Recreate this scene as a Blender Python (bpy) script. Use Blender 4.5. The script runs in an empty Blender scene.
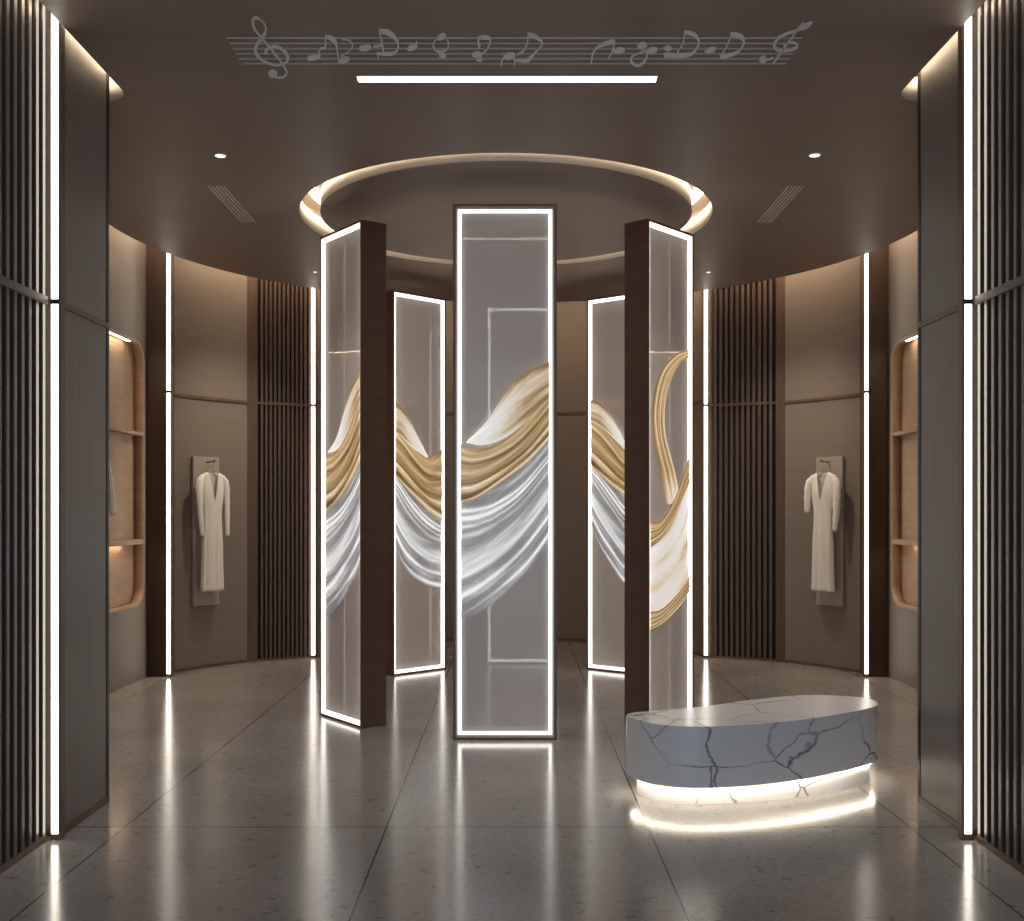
import bpy, bmesh, math, random
from mathutils import Vector, Matrix
random.seed(4)
S = bpy.context.scene
COL = S.collection
PI = math.pi

# ------------------------------------------------------------------ camera, world, exposure
F = 1080.0                      # focal length in pixels of the 1024 wide frame
CX, HY = 511.5, 511.0           # vanishing point in the photograph
EYE = 1.5
cam = bpy.data.cameras.new('camera'); co = bpy.data.objects.new('camera', cam); COL.objects.link(co)
co.location = (0, 0, EYE); co.rotation_euler = (PI/2, 0, 0)
cam.sensor_fit = 'HORIZONTAL'; cam.sensor_width = 36.0; cam.lens = F/1024*36
cam.shift_x = 0.5/1024; cam.shift_y = (HY-460.5)/1024; cam.clip_start = 0.05
S.camera = co
w = bpy.data.worlds.new('world'); S.world = w; w.use_nodes = True
w.node_tree.nodes['Background'].inputs[0].default_value = (0.76, 0.86, 1.0, 1)
w.node_tree.nodes['Background'].inputs[1].default_value = 0.78
S.view_settings.view_transform = 'Standard'; S.view_settings.look = 'None'
S.view_settings.gamma = 1.0; S.view_settings.use_curve_mapping = False
S.view_settings.exposure = 1.33
cy = S.cycles
cy.use_denoising = True
cy.max_bounces = 8; cy.diffuse_bounces = 4; cy.glossy_bounces = 4
cy.transparent_max_bounces = 24; cy.caustics_reflective = False; cy.caustics_refractive = False
cy.sample_clamp_indirect = 6.0

LED_E = 1.5       # lit borders of the glass panels
STRIP_E = 3.0     # vertical wall strips
COVE_E = 13.0     # warm strips in the ceiling gaps
SPOT_W = 45.0
DOWN_W = 36.0      # the two cool downlights

# ------------------------------------------------------------------ materials
def newmat(name):
    m = bpy.data.materials.new(name); m.use_nodes = True
    return m, m.node_tree, m.node_tree.nodes['Principled BSDF']
def L(t, a, b): t.links.new(a, b)
def plain(name, col, rough=0.5, metal=0.0, spec=0.5):
    m, t, p = newmat(name)
    p.inputs['Base Color'].default_value = (*col, 1); p.inputs['Roughness'].default_value = rough
    p.inputs['Metallic'].default_value = metal; p.inputs['Specular IOR Level'].default_value = spec
    return m
def brushed(name, c1, c2, scale=(3, 3, 60), rough=0.45, metal=0.0, bump=0.05, detail=4):
    m, t, p = newmat(name)
    tc = t.nodes.new('ShaderNodeTexCoord'); mp = t.nodes.new('ShaderNodeMapping')
    mp.inputs['Scale'].default_value = scale
    n = t.nodes.new('ShaderNodeTexNoise'); n.inputs['Scale'].default_value = 1.0; n.inputs['Detail'].default_value = detail
    r = t.nodes.new('ShaderNodeValToRGB')
    r.color_ramp.elements[0].color = (*c1, 1); r.color_ramp.elements[0].position = .3
    r.color_ramp.elements[1].color = (*c2, 1); r.color_ramp.elements[1].position = .7
    L(t, tc.outputs['Object'], mp.inputs['Vector']); L(t, mp.outputs['Vector'], n.inputs['Vector'])
    L(t, n.outputs['Fac'], r.inputs['Fac']); L(t, r.outputs['Color'], p.inputs['Base Color'])
    b = t.nodes.new('ShaderNodeBump'); b.inputs['Strength'].default_value = bump; b.inputs['Distance'].default_value = .002
    L(t, n.outputs['Fac'], b.inputs['Height']); L(t, b.outputs['Normal'], p.inputs['Normal'])
    p.inputs['Roughness'].default_value = rough; p.inputs['Metallic'].default_value = metal
    return m
def emit(name, col, e):
    m = bpy.data.materials.new(name); m.use_nodes = True; t = m.node_tree
    t.nodes.clear(); o = t.nodes.new('ShaderNodeOutputMaterial'); em = t.nodes.new('ShaderNodeEmission')
    em.inputs[0].default_value = (*col, 1); em.inputs[1].default_value = e
    L(t, em.outputs[0], o.inputs[0]); return m

M = {}
M['ceil'] = brushed('ceiling_brushed', (.285, .212, .172), (.330, .250, .205), (1.5, 45, 45), .50, bump=.06)
M['ceil'].node_tree.nodes['Principled BSDF'].inputs['Specular IOR Level'].default_value = .3
M['plaster'] = plain('cove_plaster', (.74, .67, .60), .6)
M['soffit'] = plain('soffit_plaster', (.5, .42, .33), .7)
M['wall'] = brushed('wall_fabric', (.215, .170, .138), (.238, .190, .156), (2, 2, 45), .5)
M['entry'] = brushed('entry_panel', (.215, .188, .170), (.26, .228, .208), (60, 60, 2), .42)
M['slat'] = brushed('slat_wood', (.070, .057, .052), (.10, .082, .075), (40, 40, 1.5), .30)
M['slat_in'] = brushed('slat_inner_wood', (.095, .056, .040), (.130, .078, .056), (40, 40, 1.5), .4)
M['gap'] = plain('slat_backing', (.010, .013, .024), .5)
M['bronze'] = brushed('bronze_frame', (.125, .066, .042), (.155, .085, .056), (3, 3, 20), .4)
M['bronze_lt'] = brushed('brown_profile', (.16, .10, .06), (.20, .13, .08), (20, 20, 2), .4)
M['rail'] = plain('rail_brown', (.10, .070, .052), .5)
M['black'] = plain('black_trim', (.012, .010, .012), .4)
M['column'] = brushed('column_wood', (.040, .019, .010), (.058, .028, .015), (20, 20, 1.2), .45)
M['niche'] = brushed('niche_wood', (.42, .27, .17), (.50, .33, .21), (3, 3, 20), .5)
M['board'] = plain('display_board', (.40, .34, .29), .55)
M['metal'] = plain('brushed_metal', (.5, .45, .4), .35, .8)
M['wood_hanger'] = plain('hanger_wood', (.45, .33, .22), .5)
M['staff'] = plain('pale_metal_inlay', (.97, .97, .95), .5, 0)
M['staffline'] = plain('grey_metal_line', (.66, .64, .62), .5, 0)
M['vent'] = plain('vent_slot', (.85, .80, .74), .4)
M['led'] = emit('led_white', (1, .965, .90), LED_E)
M['strip'] = emit('led_warm_white', (1, .90, .76), STRIP_E)
M['cove'] = emit('led_cove_warm', (1, .77, .53), COVE_E)
M['ringled'] = emit('led_ring_warm', (1, .84, .64), 4.2)
M['benchled'] = emit('led_bench_warm', (1, .84, .62), 8.0)
M['bar'] = emit('led_bar_white', (1, .97, .94), 6.0)
M['nicheled'] = emit('led_niche', (1, .78, .52), 9.0)
M['covein'] = emit('led_cove_entry', (1, .78, .54), 6.0)
M['coveend'] = emit('led_cove_end', (1, .78, .54), 30.0)
M['disc'] = emit('downlight_cool', (.80, .92, 1), 1.0)

def floor_mat():
    m, t, p = newmat('polished_terrazzo')
    tc = t.nodes.new('ShaderNodeTexCoord')
    big = t.nodes.new('ShaderNodeTexNoise'); big.inputs['Scale'].default_value = 1.3; big.inputs['Detail'].default_value = 6
    L(t, tc.outputs['Object'], big.inputs['Vector'])
    r = t.nodes.new('ShaderNodeValToRGB')
    r.color_ramp.elements[0].color = (.285, .268, .262, 1); r.color_ramp.elements[0].position = .3
    r.color_ramp.elements[1].color = (.360, .340, .332, 1); r.color_ramp.elements[1].position = .7
    L(t, big.outputs['Fac'], r.inputs['Fac'])
    # fine chips
    v = t.nodes.new('ShaderNodeTexVoronoi'); v.inputs['Scale'].default_value = 70
    L(t, tc.outputs['Object'], v.inputs['Vector'])
    r2 = t.nodes.new('ShaderNodeValToRGB')
    r2.color_ramp.elements[0].position = 0; r2.color_ramp.elements[0].color = (.80, .80, .80, 1)
    r2.color_ramp.elements[1].position = 1; r2.color_ramp.elements[1].color = (1.15, 1.14, 1.12, 1)
    L(t, v.outputs['Color'], r2.inputs['Fac'])
    mul = t.nodes.new('ShaderNodeMixRGB'); mul.blend_type = 'MULTIPLY'; mul.inputs[0].default_value = .8
    L(t, r.outputs['Color'], mul.inputs[1]); L(t, r2.outputs['Color'], mul.inputs[2])
    # sparse dark chips
    v2 = t.nodes.new('ShaderNodeTexVoronoi'); v2.inputs['Scale'].default_value = 9
    nz = t.nodes.new('ShaderNodeTexNoise'); nz.inputs['Scale'].default_value = 14; nz.inputs['Detail'].default_value = 3
    mxv = t.nodes.new('ShaderNodeMixRGB'); mxv.blend_type = 'ADD'; mxv.inputs[0].default_value = .12
    L(t, tc.outputs['Object'], nz.inputs['Vector'])
    L(t, tc.outputs['Object'], mxv.inputs[1]); L(t, nz.outputs['Color'], mxv.inputs[2]); L(t, mxv.outputs['Color'], v2.inputs['Vector'])
    r3 = t.nodes.new('ShaderNodeValToRGB')
    r3.color_ramp.elements[0].position = .07; r3.color_ramp.elements[0].color = (1, 1, 1, 1)
    r3.color_ramp.elements[1].position = .20; r3.color_ramp.elements[1].color = (0, 0, 0, 1)
    L(t, v2.outputs['Distance'], r3.inputs['Fac'])
    dk = t.nodes.new('ShaderNodeMixRGB'); dk.blend_type = 'MULTIPLY'
    fac = t.nodes.new('ShaderNodeMath'); fac.operation = 'MULTIPLY'; fac.inputs[1].default_value = .6
    L(t, r3.outputs['Color'], fac.inputs[0]); L(t, fac.outputs[0], dk.inputs[0])
    L(t, mul.outputs['Color'], dk.inputs[1]); dk.inputs[2].default_value = (.35, .33, .34, 1)
    # joints
    sp = t.nodes.new('ShaderNodeSeparateXYZ'); L(t, tc.outputs['Object'], sp.inputs[0])
    def line(sock, x0, period, hw):
        a = t.nodes.new('ShaderNodeMath'); a.operation = 'SUBTRACT'; L(t, sock, a.inputs[0]); a.inputs[1].default_value = x0-period/2
        b = t.nodes.new('ShaderNodeMath'); b.operation = 'PINGPONG'; L(t, a.outputs[0], b.inputs[0]); b.inputs[1].default_value = period/2
        c = t.nodes.new('ShaderNodeMath'); c.operation = 'GREATER_THAN'; L(t, b.outputs[0], c.inputs[0]); c.inputs[1].default_value = period/2-hw
        return c.outputs[0]
    lx = line(sp.outputs[0], .648, 1.2415, .0035); ly = line(sp.outputs[1], 5.127, 7.4, .005)
    mx = t.nodes.new('ShaderNodeMath'); mx.operation = 'MAXIMUM'; L(t, lx, mx.inputs[0]); L(t, ly, mx.inputs[1])
    j = t.nodes.new('ShaderNodeMixRGB'); L(t, mx.outputs[0], j.inputs[0]); L(t, dk.outputs['Color'], j.inputs[1])
    j.inputs[2].default_value = (.02, .018, .016, 1)
    L(t, j.outputs['Color'], p.inputs['Base Color'])
    rr = t.nodes.new('ShaderNodeMapRange'); rr.inputs['To Min'].default_value = .13; rr.inputs['To Max'].default_value = .20
    L(t, big.outputs['Fac'], rr.inputs['Value']); L(t, rr.outputs[0], p.inputs['Roughness'])
    p.inputs['IOR'].default_value = 1.5
    return m
M['floor'] = floor_mat()

def marble_mat():
    m, t, p = newmat('veined_marble')
    tc = t.nodes.new('ShaderNodeTexCoord')
    mp = t.nodes.new('ShaderNodeMapping'); mp.inputs['Scale'].default_value = (1.3, 1.3, 2.2)
    mp.inputs['Rotation'].default_value = (0.5, .75, .3); mp.inputs['Location'].default_value = (.35, .2, .1)
    n = t.nodes.new('ShaderNodeTexNoise'); n.inputs['Scale'].default_value = 1.6; n.inputs['Detail'].default_value = 5; n.inputs['Roughness'].default_value = .5
    add = t.nodes.new('ShaderNodeMixRGB'); add.blend_type = 'ADD'; add.inputs[0].default_value = .50
    L(t, tc.outputs['Object'], mp.inputs[0]); L(t, mp.outputs[0], n.inputs['Vector']); L(t, mp.outputs[0], add.inputs[1]); L(t, n.outputs['Color'], add.inputs[2])
    v = t.nodes.new('ShaderNodeTexVoronoi'); v.feature = 'DISTANCE_TO_EDGE'; v.inputs['Scale'].default_value = 1.7
    L(t, add.outputs[0], v.inputs['Vector'])
    r = t.nodes.new('ShaderNodeValToRGB')
    e = r.color_ramp.elements; e[0].position = 0; e[0].color = (1, 1, 1, 1); e[1].position = .024; e[1].color = (0, 0, 0, 1)
    e2 = r.color_ramp.elements.new(.008); e2.color = (.6, .6, .6, 1)
    L(t, v.outputs['Distance'], r.inputs['Fac'])
    n2 = t.nodes.new('ShaderNodeTexNoise'); n2.inputs['Scale'].default_value = 2.2; n2.inputs['Detail'].default_value = 2
    L(t, tc.outputs['Object'], n2.inputs['Vector'])
    r2 = t.nodes.new('ShaderNodeValToRGB'); r2.color_ramp.elements[0].position = .34; r2.color_ramp.elements[1].position = .56
    L(t, n2.outputs['Fac'], r2.inputs['Fac'])
    k = t.nodes.new('ShaderNodeMath'); k.operation = 'MULTIPLY'; L(t, r.outputs['Color'], k.inputs[0]); L(t, r2.outputs['Color'], k.inputs[1])
    mix = t.nodes.new('ShaderNodeMixRGB'); L(t, k.outputs[0], mix.inputs[0])
    mix.inputs[1].default_value = (.86, .88, .92, 1); mix.inputs[2].default_value = (.13, .14, .17, 1)
    L(t, mix.outputs[0], p.inputs['Base Color']); p.inputs['Roughness'].default_value = .20
    return m
M['marble'] = marble_mat()

def glass_mat():
    m = bpy.data.materials.new('smoked_glass'); m.use_nodes = True; t = m.node_tree
    p = t.nodes['Principled BSDF']
    p.inputs['Base Color'].default_value = (.92, .86, .82, 1); p.inputs['Roughness'].default_value = .03
    p.inputs['Alpha'].default_value = .50; p.inputs['Specular IOR Level'].default_value = .30
    return m
M['glass'] = glass_mat()

def silk_mat(name, ramp, rough, metal, alpha=1.0, glow=.25, stretch=6.0, sheer=False):
    """printed silk film, given a glow of its own to brighten it, with fold highlights painted in; streaks of colour run along the cloth"""
    m, t, p = newmat(name)
    uv = t.nodes.new('ShaderNodeUVMap'); uv.uv_map = 'UVMap'
    mp = t.nodes.new('ShaderNodeMapping'); mp.inputs['Scale'].default_value = (.9, stretch, 1)
    n = t.nodes.new('ShaderNodeTexNoise'); n.inputs['Scale'].default_value = 1.0; n.inputs['Detail'].default_value = 5
    n.inputs['Roughness'].default_value = .62; n.inputs['Distortion'].default_value = .6
    L(t, uv.outputs[0], mp.inputs[0]); L(t, mp.outputs[0], n.inputs['Vector'])
    r = t.nodes.new('ShaderNodeValToRGB'); e = r.color_ramp.elements
    e[0].position, e[0].color = ramp[0][0], (*ramp[0][1], 1); e[1].position, e[1].color = ramp[-1][0], (*ramp[-1][1], 1)
    for pos, c in ramp[1:-1]:
        x = e.new(pos); x.color = (*c, 1)
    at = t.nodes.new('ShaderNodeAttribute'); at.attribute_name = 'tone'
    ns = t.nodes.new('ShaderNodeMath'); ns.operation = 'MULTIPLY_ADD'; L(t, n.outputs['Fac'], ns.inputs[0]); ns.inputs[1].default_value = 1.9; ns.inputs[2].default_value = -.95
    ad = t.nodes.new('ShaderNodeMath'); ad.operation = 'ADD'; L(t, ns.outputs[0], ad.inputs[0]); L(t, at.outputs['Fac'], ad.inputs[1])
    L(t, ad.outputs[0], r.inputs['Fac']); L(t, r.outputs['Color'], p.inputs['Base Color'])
    if sheer:
        mr = t.nodes.new('ShaderNodeMapRange'); mr.inputs['To Min'].default_value = alpha; mr.inputs['To Max'].default_value = 1.0
        L(t, ad.outputs[0], mr.inputs['Value']); L(t, mr.outputs[0], p.inputs['Alpha'])
    L(t, r.outputs['Color'], p.inputs['Emission Color']); p.inputs['Emission Strength'].default_value = glow  # added emission brightens the cloth, which is no lamp
    p.inputs['Roughness'].default_value = rough; p.inputs['Metallic'].default_value = metal
    if not sheer: p.inputs['Alpha'].default_value = alpha
    return m
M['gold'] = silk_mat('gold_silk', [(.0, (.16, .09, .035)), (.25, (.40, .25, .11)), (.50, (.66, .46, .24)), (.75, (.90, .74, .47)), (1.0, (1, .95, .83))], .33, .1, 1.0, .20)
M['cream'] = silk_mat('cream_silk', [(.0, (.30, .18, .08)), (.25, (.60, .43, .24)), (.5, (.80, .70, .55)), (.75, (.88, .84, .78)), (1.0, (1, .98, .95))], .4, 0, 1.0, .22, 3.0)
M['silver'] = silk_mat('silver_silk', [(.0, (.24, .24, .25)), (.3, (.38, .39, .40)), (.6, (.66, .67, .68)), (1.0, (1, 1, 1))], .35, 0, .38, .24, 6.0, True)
M['dress'] = plain('ivory_cloth', (.88, .83, .76), .8)

# ------------------------------------------------------------------ mesh helpers
def link(name, bm, mat, parent=None, smooth=False, label=None, uv=False):
    me = bpy.data.meshes.new(name)
    bm.normal_update(); bm.to_mesh(me); bm.free()
    if smooth:
        for p in me.polygons: p.use_smooth = True
    mats = mat if isinstance(mat, (list, tuple)) else [mat]
    for x in mats: me.materials.append(x)
    o = bpy.data.objects.new(name, me); COL.objects.link(o)
    if parent: o.parent = parent
    if label: o['label'] = label
    return o
def box(bm, x0, x1, y0, y1, z0, z1, mi=0):
    vs = [bm.verts.new(p) for p in ((x0, y0, z0), (x1, y0, z0), (x1, y1, z0), (x0, y1, z0), (x0, y0, z1), (x1, y0, z1), (x1, y1, z1), (x0, y1, z1))]
    for f in ((3, 2, 1, 0), (4, 5, 6, 7), (0, 1, 5, 4), (1, 2, 6, 5), (2, 3, 7, 6), (3, 0, 4, 7)):
        fc = bm.faces.new([vs[i] for i in f]); fc.material_index = mi
    return vs
def boxes(name, lst, mat, parent=None, **k):
    bm = bmesh.new()
    for b in lst: box(bm, *b)
    return link(name, bm, mat, parent, **k)
def prism(bm, pts, z0, z1):
    a = [bm.verts.new((x, y, z0)) for x, y in pts]; b = [bm.verts.new((x, y, z1)) for x, y in pts]
    n = len(pts)
    bm.faces.new(a[::-1]); bm.faces.new(b)
    for i in range(n): bm.faces.new((a[i], a[(i+1) % n], b[(i+1) % n], b[i]))
def path_wall(bm, pts, thick, z0, z1, side=1, closed=False):
    """vertical sheet of real thickness following pts; thickness grows to the left of travel when side=1"""
    n = len(pts); off = []
    for i in range(n):
        if closed: a, b = pts[i-1], pts[(i+1) % n]
        else: a, b = pts[max(i-1, 0)], pts[min(i+1, n-1)]
        d = Vector((b[0]-a[0], b[1]-a[1])).normalized(); off.append((pts[i][0]-d.y*thick*side, pts[i][1]+d.x*thick*side))
    V = [[bm.verts.new((*p, z)) for p in ps] for ps, z in ((pts, z0), (pts, z1), (off, z1), (off, z0))]
    rng = range(n) if closed else range(n-1)
    for i in rng:
        j = (i+1) % n
        for k in range(4):
            q = (k+1) % 4
            bm.faces.new((V[k][i], V[k][j], V[q][j], V[q][i]))
    if not closed:
        bm.faces.new([V[k][0] for k in range(4)]); bm.faces.new([V[k][-1] for k in range(3, -1, -1)])
    bmesh.ops.recalc_face_normals(bm, faces=bm.faces)
def arc(cx, cy, r, a0, a1, n):
    return [(cx+r*math.cos(math.radians(a0+(a1-a0)*i/n)), cy+r*math.sin(math.radians(a0+(a1-a0)*i/n))) for i in range(n+1)]
def plate(name, outer, holes, thick, mat, xf=None, parent=None, side_mat=None):
    """flat sheet with holes, extruded; xf maps (x,y,z) to the final place"""
    cu = bpy.data.curves.new(name, 'CURVE'); cu.dimensions = '2D'; cu.fill_mode = 'BOTH'; cu.extrude = thick/2
    for pts in [outer]+holes:
        s = cu.splines.new('POLY'); s.points.add(len(pts)-1)
        for i, p in enumerate(pts): s.points[i].co = (p[0], p[1], 0, 1)
        s.use_cyclic_u = True
    o = bpy.data.objects.new(name+'_tmp', cu); COL.objects.link(o)
    dg = bpy.context.evaluated_depsgraph_get()
    me = bpy.data.meshes.new_from_object(o.evaluated_get(dg)); bpy.data.objects.remove(o); bpy.data.curves.remove(cu)
    bm = bmesh.new(); bm.from_mesh(me); bpy.data.meshes.remove(me)
    bmesh.ops.remove_doubles(bm, verts=bm.verts, dist=1e-5)
    bm.normal_update()
    for f in bm.faces: f.material_index = 1 if (side_mat and abs(f.normal.z) < .5) else 0
    if xf:
        for v in bm.verts: v.co = xf(v.co)
    bmesh.ops.recalc_face_normals(bm, faces=bm.faces)
    return link(name, bm, [mat, side_mat] if side_mat else mat, parent)
def catmull(pts, n, closed=False):
    P = [Vector(p) for p in pts]; m = len(P); out = []
    segs = m if closed else m-1
    for i in range(segs):
        if closed: a, b, c, d = P[i-1], P[i], P[(i+1) % m], P[(i+2) % m]
        else:
            b, c = P[i], P[i+1]
            a = P[i-1] if i else b*2-c
            d = P[i+2] if i+2 < m else c*2-b
        for k in range(n):
            t = k/n
            out.append(.5*((2*b)+(c-a)*t+(2*a-5*b+4*c-d)*t*t+(3*b-a-3*c+d)*t**3))
    if not closed: out.append(P[-1].copy())
    return out
def tube(bm, pts, radii, seg=10, flat=1.0):
    pts = [Vector(p) for p in pts]; rings = []
    up = Vector((0, 1, 0))
    for i, p in enumerate(pts):
        d = (pts[min(i+1, len(pts)-1)]-pts[max(i-1, 0)]).normalized()
        s = d.cross(up)
        if s.length < 1e-3: s = Vector((1, 0, 0))
        s.normalize(); u = s.cross(d).normalized()
        r = radii[i] if isinstance(radii, (list, tuple)) else radii
        rings.append([bm.verts.new(p+s*r*math.cos(2*PI*k/seg)+u*r*flat*math.sin(2*PI*k/seg)) for k in range(seg)])
    for a, b in zip(rings, rings[1:]):
        for k in range(seg): bm.faces.new((a[k], a[(k+1) % seg], b[(k+1) % seg], b[k]))
    bm.faces.new(rings[0][::-1]); bm.faces.new(rings[-1])
    bmesh.ops.recalc_face_normals(bm, faces=bm.faces)
def struct(o):
    o['kind'] = 'structure'; return o
def tag(o, label, cat, group=None):
    o['label'] = label; o['category'] = cat
    if group: o['group'] = group
    return o
def thing(name, label, cat, loc=(0, 0, 0), rz=0, group=None):
    o = bpy.data.objects.new(name, None); COL.objects.link(o); o.empty_display_size = .1
    o.location = loc; o.rotation_euler = (0, 0, rz)
    return tag(o, label, cat, group)

# ------------------------------------------------------------------ setting: floor, ceiling, walls
CZ = 3.70          # ceiling underside
TOP = 4.08         # closed top above the ceiling gaps
YB = -1.6          # unseen end left open behind the viewer to let cool world light in
CC = (.05, 8.25); CR = 3.14
struct(boxes('floor', [(-3.9, 3.95, YB, 12.9, -.08, 0)], M['floor']))

LX, RX = -2.035, 2.045
outer = [(LX, YB), (LX, 5.62)] + arc(LX-.16, 5.64, .16, 0, 90, 8) + [(-2.75, 5.80), (-2.75, 5.98), (CC[0]-CR, 5.98)]
outer += [(CC[0]+CR*math.cos(math.radians(a)), CC[1]+CR*math.sin(math.radians(a))) for a in [180-i*180/90 for i in range(91)]]
outer += [(CC[0]+CR, 5.98), (2.75, 5.98), (2.75, 5.80)] + arc(RX+.16, 5.64, .16, 90, 180, 8) + [(RX, 5.62), (RX, YB)]
RC = (-.04, 8.17); RO, RI = 1.535, 1.385
hole = arc(*RC, RO, 0, 360, 120)[:-1]
PT = .13
struct(plate('ceiling', outer, [hole], PT, M['ceil'], lambda c: Vector((c.x, c.y, c.z+CZ+PT/2)), side_mat=M['plaster']))
struct(plate('ceiling_disc', arc(*RC, RI, 0, 360, 120)[:-1], [], PT, M['ceil'], lambda c: Vector((c.x, c.y, c.z+CZ+PT/2)), side_mat=M['plaster']))
struct(boxes('ceiling_upper', [(-3.9, 3.95, YB, 12.9, TOP, TOP+.06)], M['soffit']))
# closed round trough above the ring gap
bm = bmesh.new(); path_wall(bm, arc(*RC, RO+.10, 0, 360, 120)[:-1], .02, CZ+PT, CZ+PT+.09, -1, True)
path_wall(bm, arc(*RC, RI-.10, 0, 360, 120)[:-1], .02, CZ+PT, CZ+PT+.09, 1, True)
struct(link('trim_1', bm, M['plaster']))
struct(plate('trim_2', arc(*RC, RO+.12, 0, 360, 120)[:-1], [arc(*RC, RI-.12, 0, 360, 120)[:-1]], .02, M['plaster'], lambda c: Vector((c.x, c.y, c.z+CZ+PT+.10))))
bm = bmesh.new(); path_wall(bm, arc(*RC, (RO+RI)/2+.03, 0, 360, 120)[:-1], .06, CZ+PT+.075, CZ+PT+.088, 1, True)
tag(link('cove_light', bm, M['ringled']), 'warm round light strip tucked inside the circular ceiling gap', 'light')

# entry walls (left face x=-2.08 panel, slats -2.12; right mirrored)
EY = 5.575
RAILZ = 2.455
struct(boxes('wall_left', [(-2.45, -2.17, YB, 4.90, 0, TOP), (-2.45, -2.08, 4.975, EY-.03, .035, TOP), (-2.45, -2.17, 4.90, 4.975, 0, TOP), (-3.9, -2.45, EY-.2, EY-.03, 0, TOP)], M['entry']))
struct(boxes('wall_right', [(2.17, 2.45, YB, 4.90, 0, TOP), (2.10, 2.45, 4.975, EY-.03, .035, TOP), (2.17, 2.45, 4.90, 4.975, 0, TOP), (2.45, 3.95, EY-.2, EY-.03, 0, TOP)], M['entry']))
struct(boxes('trim_3', [(-2.45, -2.076, EY-.03, EY, 0, TOP)], M['black']))
struct(boxes('trim_4', [(2.096, 2.45, EY-.03, EY, 0, TOP)], M['black']))
struct(boxes('baseboard_left', [(-2.40, -2.072, 4.975, EY-.03, 0, .035)], M['bronze']))
struct(boxes('baseboard_right', [(2.092, 2.40, 4.975, EY-.03, 0, .035)], M['bronze']))
for s, x, k in ((-1, -2.08, 5), (1, 2.10, 6)):
    a, b = sorted((x+s*.01, x-s*.008))
    struct(boxes('trim_%d' % k, [(a, b, 4.975, EY+.002, RAILZ-.014, RAILZ+.014)], M['bronze_lt']))

def entry_slats(s, side_word):
    t = thing('slatted_wall_panel', 'tall dark wooden slat panel in the %s foreground, floor to ceiling' % side_word, 'wall panel', (s*2.17, 0, 0), 0)
    t.rotation_euler = (0, 0, 0 if s > 0 else PI)
    # local +x points into the wall; for the left one the frame is turned half round, so y flips
    f = (lambda y0, y1: (y0, y1)) if s > 0 else (lambda y0, y1: (-y1, -y0))
    bm = bmesh.new(); y0, y1 = f(YB, 4.90); box(bm, -.012, 0, y0, y1, 0, TOP); link('backing', bm, M['gap'], t)
    bm = bmesh.new(); y = 4.905
    while y > YB+.05:
        a, b = f(y-.034, y); box(bm, -.055, -.012, a, b, .03, TOP); y -= .070
    bmesh.ops.bevel(bm, geom=[e for e in bm.edges if abs(e.verts[0].co.z-e.verts[1].co.z) > 1], offset=.004, segments=1, affect='EDGES')
    link('slats', bm, M['slat'], t)
    bm = bmesh.new(); a, b = f(YB, 4.90); box(bm, -.066, -.012, a, b, RAILZ-.018, RAILZ+.018); link('cross_rail', bm, M['rail'], t)
    bm = bmesh.new(); box(bm, -.060, 0, a, b, 0, .03); link('base_rail', bm, M['bronze'], t)
entry_slats(-1, 'left'); entry_slats(1, 'right')

def wall_strip(x0, x1, y, gapz, label, s, ztop=TOP-.03, deep=.045):
    """upright light strip facing the entrance, broken by the rail"""
    xc = (x0+x1)/2; h = (x1-x0)/2*.80
    t = thing('wall_light_strip', label, 'light strip', (xc, y, 0))
    bm = bmesh.new(); box(bm, -h, h, 0, .008, .028, gapz-.012); box(bm, -h, h, 0, .008, gapz+.012, ztop)
    link('diffuser', bm, M['strip'], t)
    bm = bmesh.new()
    box(bm, -h-.001, h+.001, .0085, deep, 0, ztop)                  # body behind the diffuser
    box(bm, -h-.002, h+.002, -.001, .0085, 0, .026)
    a, b = (h+.0015, h+.013) if s < 0 else (-h-.013, -h-.0015)
    box(bm, a, b, -.002, deep, 0, ztop)
    link('profile', bm, M['bronze_lt'], t)
    bm = bmesh.new(); box(bm, -h-.003, h+.003, -.003, .0085, gapz-.0115, gapz+.0115); link('divider', bm, M['black'], t)
wall_strip(-2.103, -2.063, 4.925, RAILZ, 'bright vertical light strip beside the left foreground slats', -1)
wall_strip(2.063, 2.103, 4.925, RAILZ, 'bright vertical light strip beside the right foreground slats', 1)
wall_strip(-3.121, -3.078, 9.76, 2.578, 'thin vertical light strip on the dark column left of the left dress', -1)
wall_strip(3.190, 3.228, 9.76, 2.578, 'thin vertical light strip on the dark column right of the right dress', 1)
wall_strip(-2.046, -2.002, 11.02, 2.58, 'thin vertical light strip between the left inner slats and the left glass panel', -1)
wall_strip(1.963, 2.005, 11.02, 2.58, 'thin vertical light strip between the right glass panel and the right inner slats', 1)

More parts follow.
